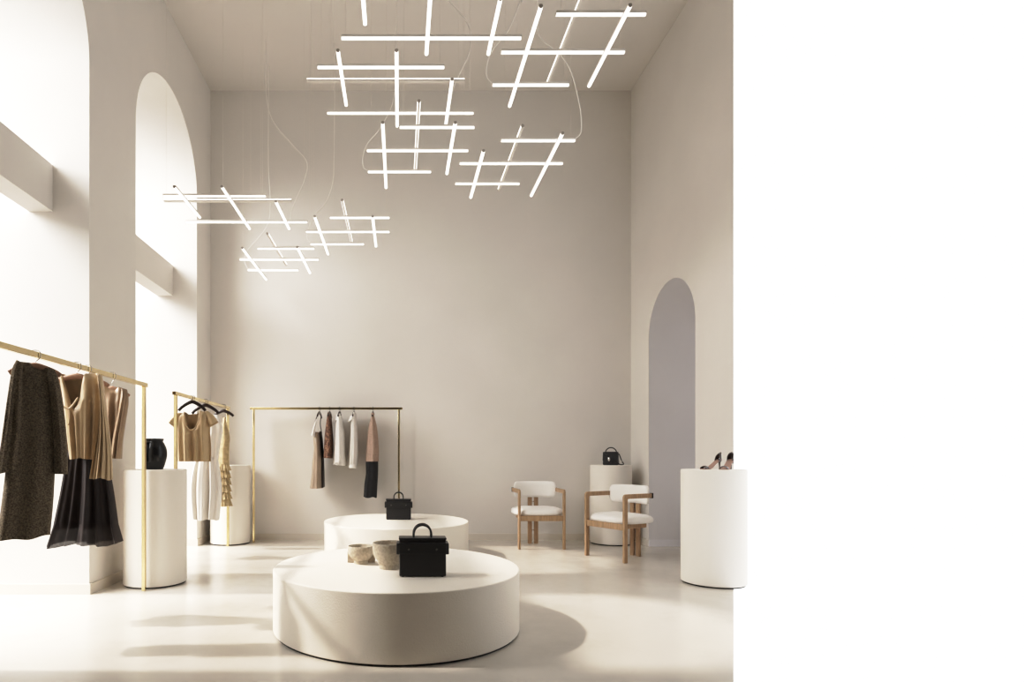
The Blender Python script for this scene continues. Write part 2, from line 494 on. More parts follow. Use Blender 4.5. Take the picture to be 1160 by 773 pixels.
# --- gold blouse
pl = Plane(RX, 3.60, math.radians(10))
hanger('rosewood hanger inside the gold V-neck blouse', pl, 88, 'hangers on the foreground rack', w=.27)
r = garment_root('satin_blouse', 'gold satin V-neck blouse with long bell sleeve on left rack', 'blouse', pl, G1)
cloth('body', pl, [(80, 520), (76, 490), (73, 460), (70, 440), (67, 423)], [(112, 520), (115, 490), (117, 460), (118, 440), (116, 424)], SATIN, r,
      thick=((0, .06), (.7, .055), (.93, .035), (1, .010)), folds=(8.2, 4.3, 13.1), famp=((0, .012), (.55, .008), (.75, .002), (1, 0)), off=-.004,
      front=[(-1, .0), (-.93, 0), (-.80, .02), (-.32, .215), (-.28, .22), (-.02, .17), (.12, .02), (.2, .0), (.85, 0), (1, .01)],
      back=[(-1, .0), (-.75, .006), (-.45, .018), (0, .018), (.4, 0), (1, .01)], seed=21, hem=.004, wpow=2.2)
sl = cloth('bell_sleeve', pl, [(106, 541), (110, 515), (115, 480), (116, 450), (113, 430), (111, 424)], [(130, 543), (129, 515), (125, 480), (121, 450), (119, 432), (116, 425)], SATIN, r,
      thick=((0, .06), (.4, .04), (.9, .035), (1, .012)), folds=(10, 6), famp=((0, .014), (.5, .006), (1, .001)), off=-.045, seed=22, nu=64, close_top=True, hem=.006)
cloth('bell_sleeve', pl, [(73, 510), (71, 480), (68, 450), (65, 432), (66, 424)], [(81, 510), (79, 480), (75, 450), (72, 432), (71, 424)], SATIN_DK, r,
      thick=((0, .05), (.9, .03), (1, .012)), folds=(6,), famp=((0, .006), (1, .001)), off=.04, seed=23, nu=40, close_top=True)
bm = B(); q0, q1, q2 = pl.sz(72, 459), pl.sz(83, 464), pl.sz(93, 452)
add_tube(bm, spline([Vector((q0.x, -.058, q0.y)), Vector((q1.x, -.066, q1.y)), Vector((q2.x, -.064, q2.y))], 16), .006, 6)
add_tube(bm, spline([Vector((q1.x, -.066, q1.y)), Vector((q1.x+.004, -.07, q1.y-.05)), Vector((q1.x-.002, -.068, q1.y-.1))], 10), .005, 6)
obj('neck_tie', bm, SATIN, r, True)

# --- bronze satin top behind
pl = Plane(RX, 4.04, math.radians(12))
hanger('rosewood hanger inside the bronze satin top', pl, 126, 'hangers on the foreground rack', w=.22, sag=.05, drop=.072)
r = garment_root('short_sleeve_top', 'bronze satin short-sleeved top hanging last on the left rack', 'top', pl, G1)
cloth('body', pl, [(117, 519), (116, 490), (115, 460), (114, 440), (113, 433)], [(138, 520), (140, 490), (143, 462), (145, 447), (144, 441)], SATIN_DK, r,
      thick=((0, .055), (.8, .05), (.95, .03), (1, .010)), folds=(6.2, 3.3), famp=((0, .012), (.6, .008), (1, 0)),
      front=[(-1, 0), (-.7, .0), (-.3, .03), (.15, .028), (.4, 0), (1, .004)], back=[(-1, 0), (-.3, .008), (.2, .008), (1, .004)], seed=31)
cloth('sleeve', pl, [(127, 519), (130, 495), (135, 470), (138, 452), (139, 440)], [(138, 520), (141, 495), (145, 470), (147, 455), (146, 445)], SATIN_DK, r,
      thick=((0, .045), (.8, .04), (1, .012)), folds=(5, 3), famp=((0, .008), (1, .001)), off=-.035, seed=32, nu=40, close_top=True)

G2 = 'clothes on the short left rack'
# --- tan tee
pl = Plane(RX, 5.60, math.radians(4))
hanger('dark brown hanger inside the tan scoop-neck tee', pl, 217, 'hangers on the short rack', HANGDARK, w=.25, drop=.02, sag=.085)
r = garment_root('scoop_neck_tee', 'tan satin tee with a scoop neck on the short rack', 'tee', pl, G2)
cloth('body', pl, [(201, 523), (200, 505), (200, 490), (200, 478), (201, 469)], [(239, 523), (239, 505), (238, 490), (238, 478), (236, 466)], SATIN, r,
      thick=((0, .06), (.7, .055), (.93, .035), (1, .010)), folds=(8, 4.2), famp=((0, .028), (.6, .018), (1, .001)),
      front=[(-1, .02), (-.75, .0), (-.48, -.012), (-.42, .07), (-.3, .135), (-.1, .17), (.1, .17), (.28, .135), (.38, .07), (.42, -.012), (.7, 0), (1, .015)],
      back=[(-1, .02), (-.75, 0), (-.48, -.012), (-.3, .015), (.3, .015), (.42, -.012), (1, .015)], seed=41, wpow=2.6)
cloth('sleeve', pl, [(237, 484), (235, 477), (232, 466)], [(247, 478), (243, 472), (236, 466)], SATIN, r, thick=((0, .05), (1, .015)), seed=42, nu=32, nv=14, close_top=True, folds=(3,), famp=((0, .004), (1, 0)))
cloth('sleeve', pl, [(190, 477), (195, 472), (201, 468)], [(200, 486), (203, 478), (206, 468)], SATIN, r, thick=((0, .05), (1, .015)), seed=43, nu=32, nv=14, close_top=True, folds=(3,), famp=((0, .004), (1, 0)))
bm = B()
arc = [Vector((0, 0, 0))]
tp = [pl.sz(209.5, 467), pl.sz(211, 477), pl.sz(214, 484.5), pl.sz(218.6, 487.5), pl.sz(223.3, 484.5), pl.sz(226.5, 477), pl.sz(227.8, 466)]
add_tube(bm, spline([Vector((p.x, -.036+(-.018 if 0 < i < 6 else 0), p.y)) for i, p in enumerate(tp)], 30), .006, 6)
obj('neck_binding', bm, SATIN, r, True)

# --- white dress
pl = Plane(RX, 5.98, math.radians(0))
hanger('dark brown hanger inside the long white dress', pl, 228, 'hangers on the short rack', HANGDARK, w=.27, drop=.02, sag=.085)
r = garment_root('white_dress', 'long white wrap dress hanging behind the tan tee', 'dress', pl, G2)
cloth('bodice', pl, [(221, 523), (222, 500), (224, 480), (226, 470)], [(247, 522), (250, 500), (252, 485), (247, 470)], WHITEC, r,
      thick=((0, .05), (.9, .04), (1, .012)), folds=(7, 4), famp=((0, .010), (1, .003)), seed=51,
      front=[(-1, 0), (-.5, 0), (0, .12), (.5, 0), (1, 0)])
cloth('skirt', pl, [(219, 588), (216, 560), (217, 540), (221, 520)], [(248, 589), (251, 560), (250, 540), (247, 520)], WHITEC, r,
      thick=((0, .075), (1, .052)), folds=(6.1, 3.4, 9.5), famp=((0, .030), (.6, .022), (1, .008)), seed=52, nu=96, hem=.006)

# --- gold ruffle dress
pl = Plane(RX, 6.60, math.radians(0))
hanger('thin dark hanger inside the gold ruffled dress', pl, 247, 'hangers on the short rack', HANGDARK, w=.22, drop=.03, sag=.06)
r = garment_root('ruffle_dress', 'narrow gold dress with ruffled tiers, last on the short rack', 'dress', pl, G2)
cloth('bodice', pl, [(246, 526), (247, 510), (249, 495), (252, 480), (253, 473)], [(259, 526), (259, 510), (260, 495), (257, 483), (256, 473)], GOLDKNIT, r,
      thick=((0, .06), (.8, .05), (1, .012)), folds=(3,), famp=((0, .006), (1, .001)), seed=61)
for k in range(6):
    y0 = 524+k*8
    cloth('ruffle_tier', pl, [(247.6-.2*k-1.4, y0+9.5), (249.2-.2*k, y0)], [(260.2+.3*k+1.4, y0+9.5), (258.6+.3*k, y0)], GOLDKNIT, r,
          thick=((0, .082), (1, .052)), folds=(9, 14), famp=((0, .010), (1, .003)), seed=62+k, nu=64, nv=6, smooth_pts=False, hem=.004)

G3 = 'clothes on the back wall rack'
RY = 7.05
def edgeon(px):
    return Plane((px-CX)/F*RY, RY, 0)
def back_hanger(label, px):
    pl = edgeon(px)
    return hanger(label, pl, px, 'hangers on the back rack', HANGDARK, w=.36, hook_top=1.625, drop=.03, turn=PI/2, sag=.05)
TK = ((0, .175), (.6, .17), (.9, .17), (1, .165))
# 1 gold slip dress
back_hanger('dark hanger carrying the long beige slip dress', 362)
pl = edgeon(362)
r = garment_root('slip_dress', 'long beige satin slip dress, leftmost on the back rack', 'dress', pl, G3)
cloth('dress_body', pl, [(352, 553), (354, 530), (356, 510), (355.5, 497), (358, 490)], [(366, 553), (365.5, 530), (364.5, 510), (363.5, 498), (362, 490)], BEIGE, r,
      thick=((0, .17), (.8, .16), (1, .12)), folds=(5, 3), famp=((0, .012), (1, .002)), seed=71, edge=((2, .003),), close_top=True)
for (a, b, c) in ((-.12, 357, 361.6), (.12, 362, 362.4)):
    bm = B(); p, q, s2 = pl.sz(c, 470.5), pl.sz((b+c)/2-1, 480), pl.sz(b+1, 491)
    add_tube(bm, spline([Vector((p.x, a, p.y)), Vector((q.x, a, q.y)), Vector((s2.x, a, s2.y))], 12), .005, 6)
    obj('strap', bm, CHIFFON, r, True)
cloth('bow_sash', pl, [(354.8, 494), (356.5, 487), (359.8, 476)], [(358.6, 495), (359.4, 487), (361.4, 476)], WHITEC, r, thick=((0, .05), (1, .02)), off=-.15, seed=77, nu=32, nv=14, folds=(3,), famp=((0, .006), (1, .002)), close_top=True)
cloth('side_panel', pl, [(364.9, 553), (364.2, 525), (363.2, 500), (362.4, 489)], [(367.3, 552), (366.7, 525), (365.3, 500), (363.6, 489)], CHIFFON, r,
      thick=((0, .10), (1, .08)), folds=(2,), famp=((0, .003), (1, .001)), seed=72, nu=40, off=.01, close_top=True)['label'] = 'dark brown side panel'
# 2 brown print top
back_hanger('dark hanger carrying the brown printed top', 373.5)
pl = edgeon(373.5)
r = garment_root('printed_top', 'brown printed sleeveless top, second from left on the back rack', 'top', pl, G3)
cloth('top_body', pl, [(366.8, 519), (368, 500), (369.5, 485), (372.3, 469)], [(376.3, 519.5), (376.9, 500), (376.0, 485), (374.3, 468)], PATTERN, r, thick=TK, folds=(4, 2.2), famp=((0, .010), (1, .002)), seed=73, close_top=True)
# 3 white shirt
back_hanger('dark hanger carrying the wider white shirt', 384.8)
pl = edgeon(384.8)
r = garment_root('white_shirt', 'wider white shirt in the middle of the back rack', 'shirt', pl, G3)
cloth('shirt_body', pl, [(378.0, 526), (379, 510), (380, 490), (381, 480), (383.5, 471)], [(392.5, 528), (391.5, 510), (390, 490), (388, 480), (386.5, 471)], WHITEC, r, thick=TK, folds=(5, 3), famp=((0, .012), (1, .003)), seed=74, close_top=True)
cloth('sleeve', pl, [(381.2, 524), (381.5, 505), (382, 488), (384, 474)], [(388.4, 524), (388.6, 505), (388, 488), (386.6, 474)], WHITEC, r, thick=((0, .05), (1, .03)), folds=(3,), famp=((0, .008), (1, .002)), off=-.165, seed=75, nu=40, close_top=True)
cloth('collar', pl, [(381.3, 478), (382.5, 471)], [(387.2, 474.5), (386.8, 469.5)], WHITEC, r, thick=((0, .06), (1, .045)), seed=78, nu=32, nv=6, off=-.12, close_top=True)
# 4 narrow white blouse
back_hanger('dark hanger carrying the narrow white blouse', 401)
pl = edgeon(401)
r = garment_root('white_blouse', 'narrow white blouse, second from right on the back rack', 'blouse', pl, G3)
cloth('blouse_body', pl, [(395.6, 528), (396, 510), (397.2, 490), (398, 479), (400.6, 468)], [(404.6, 530), (405.8, 510), (405.4, 490), (404, 478), (403, 468)], WHITEC, r, thick=TK, folds=(5, 3), famp=((0, .010), (1, .002)), seed=76, close_top=True)
cloth('collar', pl, [(395.4, 479), (398, 472.5)], [(402.4, 475.5), (402.8, 468.5)], WHITEC, r, thick=((0, .06), (1, .04)), seed=79, nu=32, nv=6, off=-.12, close_top=True)
cloth('cuff', pl, [(396.2, 530), (396.6, 526)], [(404.9, 530.5), (404.5, 526)], WHITEC, r, thick=((0, .05), (1, .045)), seed=80, nu=32, nv=6, off=-.14)
# 5 rose-beige top over charcoal trousers
back_hanger('dark hanger carrying the rose beige top and charcoal trousers', 422.5)
pl = edgeon(422.5)
r = garment_root('knit_top', 'rose beige knit top above charcoal trousers, rightmost on the back rack', 'top', pl, G3)
cloth('top_body', pl, [(414.2, 523), (415.5, 505), (417.5, 485), (421.4, 470)], [(429, 523), (429, 505), (427, 485), (423.6, 470)], PINKBEIGE, r, thick=TK, folds=(4, 2), famp=((0, .008), (1, .002)), seed=81, close_top=True)
bm = B(); p = pl.sz(423, 470.5)
bmesh.ops.create_icosphere(bm, subdivisions=2, radius=.021, matrix=Matrix.Translation((p.x, -.16, p.y)))
obj('shoulder_pad', bm, PINKBEIGE, r, True)
r = garment_root('charcoal_trousers', 'folded charcoal trousers below the rose beige knit top', 'trousers', pl, G3)
cloth('trouser_legs', pl, [(411.8, 563), (413, 548), (414.6, 536), (414.4, 521)], [(426.8, 563.5), (427.6, 548), (428.3, 536), (428.5, 521)], CHARCOAL, r, thick=((0, .12), (1, .15)), folds=(3, 5), famp=((0, .008), (1, .004)), seed=82, hem=.006, close_top=True)
a = pl.sz(421.5, 522)
for sy in (-.09, .09):
    bm = B(); add_tube(bm, [Vector((0, sy, a.y)), Vector((.004, sy*.9, 1.2)), Vector((0, sy*.85, 1.535))], .0022, 5)
    obj('hanging_loop', bm, CHARCOAL, r)

# ------------------------------------------------------------------ armchairs
def make_chair(label):
    t = thing('armchair', label, 'armchair', (0, 0, 0), 0, 'wooden armchairs with white upholstery')
    w = .262                                    # half width to the outer face
    tk, dp = .024, .046
    for s in (-1, 1):
        bm = B()
        # leg and armrest: one bent board
        ra = .03
        za = .668
        def arc(cy, cz, r, a0, a1, n=6):
            return [(cy+r*math.cos(a0+(a1-a0)*k/n), cz+r*math.sin(a0+(a1-a0)*k/n)) for k in range(n+1)]
        yf = -.232
        out = [(yf, 0), (yf, za-ra)]+arc(yf+ra, za-ra, ra, PI, PI/2)+[(.16, za), (.16, za-.044)]
        out += arc(yf+dp+.012, za-.044-.012, .012, PI/2, PI, 4)+[(yf+dp, 0)]
        x0 = s*w-(tk if s > 0 else 0)
        add_prism(bm, [Vector((x0, y, z)) for y, z in out], (tk, 0, 0))
        lg = obj('leg_and_armrest', bm, WOOD, t)
        bevel(lg, .003)
        bm = B(); add_box(bm, x0-.002, x0+tk+.002, .154, .172, za-.048, za+.003)
        obj('metal_ferrule', bm, METAL_DK, lg)
    bm = B(); add_box(bm, -w+tk, w-tk, -.226, -.200, .315, .375); bevel(obj('front_rail', bm, WOOD, t), .003)
    for s in (-1, 1):
        bm = B(); add_box(bm, s*.215-.012, s*.215+.012, -.2, .10, .325, .372); bevel(obj('side_rail', bm, WOOD, t), .003)
    bm = B(); add_box(bm, -.215, .215, .10, .135, .325, .372); add_box(bm, -.06, .06, .13, .215, .33, .37)
    bevel(obj('rear_rail', bm, WOOD, t), .003)
    # twin rear slats
    for s in (-1, 1):
        bm = B(); add_box(bm, s*.037-.024, s*.037+.024, .210, .236, 0, .60); bevel(obj('rear_slat', bm, WOOD, t), .003)
    for z in (.16, .50):
        bm = B(); add_tube(bm, [(-.02, .223, z), (.02, .223, z)], .006, 8)
        obj('pin', bm, CHROME, t, True)
    # seat cushion: rounded D shape with a domed top
    bm = B(); n = 56; prof = []
    for k in range(n):
        a = 2*PI*k/n
        ex = .45
        c, s_ = math.cos(a), math.sin(a)
        x = .285*(abs(c)**ex)*(1 if c > 0 else -1)
        y = .225*(abs(s_)**ex)*(1 if s_ > 0 else -1)
        if y < 0: x *= 1-.16*(-y/.225)**2.5
        prof.append((x, y+.005))
    lv = [(.93, .372), (.985, .380), (1.0, .400), (.985, .421), (.93, .436), (.8, .449), (.55, .459), (.28, .463)]
    rings = [[bm.verts.new((x*f, (y-.0)*f, z)) for x, y in prof] for f, z in lv]
    for A_, B_ in zip(rings, rings[1:]):
        for k in range(n): bm.faces.new((A_[k], A_[(k+1) % n], B_[(k+1) % n], B_[k]))
    bm.faces.new(rings[0][::-1]); bm.faces.new(rings[-1])
    obj('seat_cushion', bm, UPH, t, True)
    # curved back cushion with rounded corners
    bm = B(); nx, nz = 30, 12
    hw, z0, z1, rc = .248, .553, .742, .045
    def shape(u, v, off):
        x = hw*u; zc = (z0+z1)/2; hz = (z1-z0)/2
        dxe = max(0, abs(x)-(hw-rc)); lim = hz-rc+math.sqrt(max(0, rc*rc-dxe*dxe))
        z = zc+lim*v
        y = .205-.085*(abs(u)**2.2)
        th = .030*(1-max(abs(u)**9, abs(v)**7)*.75)
        return Vector((x, y+off*th, z))
    F_ = [[bm.verts.new(shape(-1+2*i/nx, -1+2*j/nz, -1)) for j in range(nz+1)] for i in range(nx+1)]
    K_ = [[bm.verts.new(shape(-1+2*i/nx, -1+2*j/nz, 1)) for j in range(nz+1)] for i in range(nx+1)]
    for i in range(nx):
        for j in range(nz):
            bm.faces.new((F_[i][j], F_[i+1][j], F_[i+1][j+1], F_[i][j+1]))
            bm.faces.new((K_[i][j], K_[i][j+1], K_[i+1][j+1], K_[i+1][j]))
    for i in range(nx):
        bm.faces.new((F_[i][0], K_[i][0], K_[i+1][0], F_[i+1][0])); bm.faces.new((F_[i][nz], F_[i+1][nz], K_[i+1][nz], K_[i][nz]))
    for j in range(nz):
        bm.faces.new((F_[0][j], F_[0][j+1], K_[0][j+1], K_[0][j])); bm.faces.new((F_[nx][j], K_[nx][j], K_[nx][j+1], F_[nx][j+1]))
    obj('back_cushion', bm, UPH, t, True)
    return t
ch = make_chair('wooden armchair with white cushions facing forward before the back wall')
ch.location = (1.583, 6.765, 0)
dup(ch, (2.262, 6.03, 0), math.radians(-62.5), 'wooden armchair with white cushions turned sideways beside the arched niche')

# ------------------------------------------------------------------ structured handbags
def make_bag(label):
    t = thing('handbag', label, 'handbag', (0, 0, 0), 0, 'boxy black handbags on the podiums')
    W, D, H = .131, .060, .217
    bm = B()
    v = add_box(bm, -W, W, -D, D, .004, H-.002)
    for q in v[4:]: q.co.y *= .78
    bevel(obj('bag_body', bm, LEATHER, t), .006, 3)
    bm = B()                                     # front flap band wrapping round the sides
    add_box(bm, -W-.003, W+.003, -D-.006, -D*.80, H-.088, H-.026)
    add_box(bm, -W-.003, W+.003, -D*.84, D*.84, H-.010, H)
    bm2 = bevel(obj('flap', bm, LEATHER2, t), .003)
    for s in (-1, 1):
        bm = B()
        x0, x1 = (W-.002, W+.016) if s > 0 else (-W-.016, -W+.002)
        add_box(bm, x0, x1, -D*.9, D*.9, H-.092, H-.030)
        bevel(obj('side_wing', bm, LEATHER2, t), .004)
        bm = B(); bmesh.ops.create_cone(bm, cap_ends=True, segments=16, radius1=.006, radius2=.005, depth=.006, matrix=Matrix.Translation((s*.078, -D-.008, H-.062))@Matrix.Rotation(PI/2, 4, 'X'))
        obj('stud', bm, STUD, t)
        bm = B()
        hy = -.028 if s < 0 else .028
        pts = [Vector((-.048, hy, H-.04)), Vector((-.050, hy, H)), Vector((-.047, hy, H+.035)), Vector((-.030, hy, H+.060)), Vector((0, hy, H+.070)), Vector((.030, hy, H+.060)), Vector((.047, hy, H+.035)), Vector((.050, hy, H)), Vector((.048, hy, H-.04))]
        add_tube(bm, spline(pts, 48), .0058, 10)
        obj('handle', bm, LEATHER2, t, True)
    for sx in (-1, 1):
        for sy in (-1, 1):
            bm = B(); add_tube(bm, [(sx*(W-.02), sy*(D-.015), 0), (sx*(W-.02), sy*(D-.015), .006)], .007, 10)
            obj('foot', bm, METAL_DK, t)
    return t
bag = make_bag('boxy black leather handbag beside stone bowls on the front podium')
bag.location = (.128, 3.345, PH)
dup(bag, (-.014, 6.26, PH), 0, 'boxy black leather handbag alone on the rear podium')

# soft handbag on the corner pedestal
t = thing('handbag', 'small black handbag with silver clasp on the corner pedestal', 'handbag', (2.492, 6.93, EH), math.radians(-28))
bm = B()
W, D, H = .088, .052, .158
nseg = 10
v = add_box(bm, -W, W, -D, D, .0, H)
for q in v[4:]: q.co.y *= .7; q.co.x *= .93
bevel(obj('bag_body', bm, LEATHER, t), .014, 4)
bm = B()
fv = [(-W*.96, -D*.74, H-.004), (W*.96, -D*.74, H-.004), (W*.98, -D-.004, .055), (W*.55, -D-.008, .030), (-W*.55, -D-.008, .030), (-W*.98, -D-.004, .055)]
add_prism(bm, [Vector(p) for p in fv], (0, -.006, 0))
bevel(obj('flap', bm, LEATHER2, t), .003)
bm = B(); bmesh.ops.create_uvsphere(bm, u_segments=20, v_segments=12, radius=1, matrix=Matrix.Translation((-.012, -D-.016, .068))@Matrix.Diagonal((.015, .007, .024, 1)))
obj('clasp', bm, CHROME, t, True)['label'] = 'silver oval clasp'
bm = B()
pts = [Vector((-.062, 0, H-.012)), Vector((-.056, 0, H+.014)), Vector((-.03, 0, H+.040)), Vector((0, 0, H+.047)), Vector((.03, 0, H+.040)), Vector((.056, 0, H+.014)), Vector((.062, 0, H-.012))]
add_tube(bm, spline(pts, 36), .006, 8, flat=(1, 1.2))
obj('handle', bm, LEATHER2, t, True)
bm = B()
pts = [Vector((-.075, -D*.82, H-.012)), Vector((-.03, -D-.016, .118)), Vector((.03, -D-.018, .072)), Vector((.075, -D-.016, .03)), Vector((.105, -D-.004, .010)), Vector((.135, -D+.03, .008)), Vector((.14, -.0, .016)), Vector((.115, .02, .055)), Vector((.094, .014, .115)), Vector((.083, 0, H-.02))]
add_tube(bm, spline(pts, 60), .0075, 8, flat=(.5, 1))
st = obj('shoulder_strap', bm, LEATHER2, t, True)
bm = B(); bmesh.ops.create_uvsphere(bm, u_segments=12, v_segments=8, radius=1, matrix=Matrix.Translation((.122, .0, .044))@Matrix.Diagonal((.008, .008, .012, 1)))
obj('buckle', bm, CHROME, st, True)

# ------------------------------------------------------------------ stone bowls
def bowl(label, x, y, R, H, foot, slab):
    t = thing('stone_bowl', label, 'bowl', (x, y, PH), 0, 'stone bowls on the front podium')
    bm = B(); fh = H*.22
    pr = [(0, fh*.9), (foot*.9, fh*.9)]
    prof = [(foot*.95, fh*.85), (foot*1.12, fh*1.0), (R*.70, fh+H*.07), (R*.86, H*.42), (R*.96, H*.58), (R*.995, H*.76), (R, H*.95), (R*.985, H), (R*.93, H), (R*.91, H*.95), (R*.86, H*.75), (R*.68, H*.48), (R*.3, H*.33), (0, H*.31)]
    add_lathe(bm, [(0, fh*.85)]+prof, 64)
    obj('basin', bm, STONE, t, True)
    bm = B(); add_lathe(bm, [(0, 0), (foot*.98, 0), (foot*1.0, .004), (foot*.97, fh), (0, fh)], 48)
    autosmooth(obj('foot', bm, STONE, t))
    if slab:
        bm = B(); add_box(bm, -R*1.06, R*1.06, R*.30, R*.62, 0, H*.62)
        bevel(obj('slab_support', bm, STONE, t), .003)
    return t
bowl('smaller sand-coloured stone bowl with slab support, left of the larger bowl', -.245, 3.70, .083, .112, .043, True)
bowl('larger sand-coloured stone bowl between the small bowl and black handbag', -.063, 3.545, .103, .155, .064, False)

# ------------------------------------------------------------------ vase
t = thing('ceramic_vase', 'round black ceramic vase with a flared rim on the left pedestal', 'vase', (-2.005, 4.80, EH), 0)
bm = B()
pr = [(0, 0), (.060, 0), (.066, .006), (.082, .05), (.094, .10), (.096, .135), (.090, .175), (.076, .208), (.066, .225), (.064, .233), (.070, .243), (.071, .25), (.066, .251), (.058, .240), (.056, .228), (.07, .19), (.08, .12), (.05, .02), (0, .015)]
sp = spline([Vector((a, b, 0)) for a, b in pr[1:-1]], 80)
add_lathe(bm, [(0, 0)]+[(max(.001, p.x), p.y) for p in sp]+[(0, .015)], 64)
obj('vase_body', bm, CERAMIC, t, True)
bm = B()
d = Vector((-.30, -.954, 0)).normalized()
pts = [d*.072+Vector((0, 0, .212)), d*.098+Vector((0, 0, .212)), d*.122+Vector((0, 0, .185)), d*.126+Vector((0, 0, .14)), d*.115+Vector((0, 0, .09)), d*.088+Vector((0, 0, .065))]
add_tube(bm, spline(pts, 40), .009, 10)
obj('handle', bm, CERAMIC, t, True)

# ------------------------------------------------------------------ high-heeled shoes
def make_shoe(label):
    t = thing('high_heeled_shoe', label, 'shoe', (0, 0, 0), 0, 'pair of high-heeled shoes')
    # local: toe at -x, heel at +x
    cen = spline([Vector((-.095, 0, .004)), Vector((-.055, 0, .004)), Vector((-.015, 0, .014)), Vector((.03, 0, .050)), Vector((.065, 0, .075)), Vector((.09, 0, .082))], 30)
    wid = lambda k: interp([(0, .012), (.12, .030), (.3, .036), (.55, .024), (.8, .025), (.93, .024), (1, .010)], k)
    bm = B(); rows = []
    n = len(cen)
    for i, p in enumerate(cen):
        w = wid(i/(n-1))
        rows.append([bm.verts.new((p.x, -w, p.z+.004)), bm.verts.new((p.x, w, p.z+.004)), bm.verts.new((p.x, w, p.z-.004)), bm.verts.new((p.x, -w, p.z-.004))])
    for a, b in zip(rows, rows[1:]):
        for k in range(4): bm.faces.new((a[k], a[(k+1) % 4], b[(k+1) % 4], b[k]))
    bm.faces.new(rows[0]); bm.faces.new(rows[-1][::-1])
    autosmooth(obj('sole', bm, NUDE, t), 50)
    bm = B()
    add_tube(bm, [(.078, 0, 0), (.080, 0, .02), (.080, 0, .05), (.076, 0, .078)], [.0045, .0045, .007, .017], 12)
    obj('stiletto_heel', bm, PATENT, t, True)
    bm = B(); rows = []                           # heel counter, cup round the back of the foot
    for j in range(9):
        v = j/8; row = []
        for k in range(21):
            a = -PI*.62+PI*1.24*k/20
            h = .072*(1-.50*(abs(a)/(PI*.62))**2)
            rr = .030-.004*v
            x = .062+rr*1.05*math.cos(a)+.004*v*math.cos(a); y = rr*math.sin(a)*.9
            zb = .070-.030*max(0, -math.cos(a))-.010*(1-math.cos(a))
            row.append(bm.verts.new((x, y, zb+h*v)))
        rows.append(row)
    for a, b in zip(rows, rows[1:]):
        for k in range(20): bm.faces.new((a[k], a[k+1], b[k+1], b[k]))
    o = obj('heel_counter', bm, PATENT, t, True)
    sm = o.modifiers.new('solid', 'SOLIDIFY'); sm.thickness = .004
    bm = B(); rows = []                           # toe strap
    for j in range(7):
        x = -.082+.034*j/6
        row = []
        for k in range(15):
            a = PI*k/14
            row.append(bm.verts.new((x+.006*math.sin(a), (.031+.004*j/6)*math.cos(a), .006+(.020+.006*math.sin(PI*j/6))*math.sin(a))))
        rows.append(row)
    for a, b in zip(rows, rows[1:]):
        for k in range(14): bm.faces.new((a[k], a[k+1], b[k+1], b[k]))
    o = obj('toe_strap', bm, PATENT, t, True)
    sm = o.modifiers.new('solid', 'SOLIDIFY'); sm.thickness = .004
    return t
sh = make_shoe('bronze patent high-heeled shoe nearer the niche, toe pointing left')
sh.location = (2.545, 4.80, EH); sh.rotation_euler = (0, 0, math.radians(12))
dup(sh, (2.645, 4.745, EH), math.radians(40), 'bronze patent high-heeled shoe at the pedestal right edge, toe toward viewer')

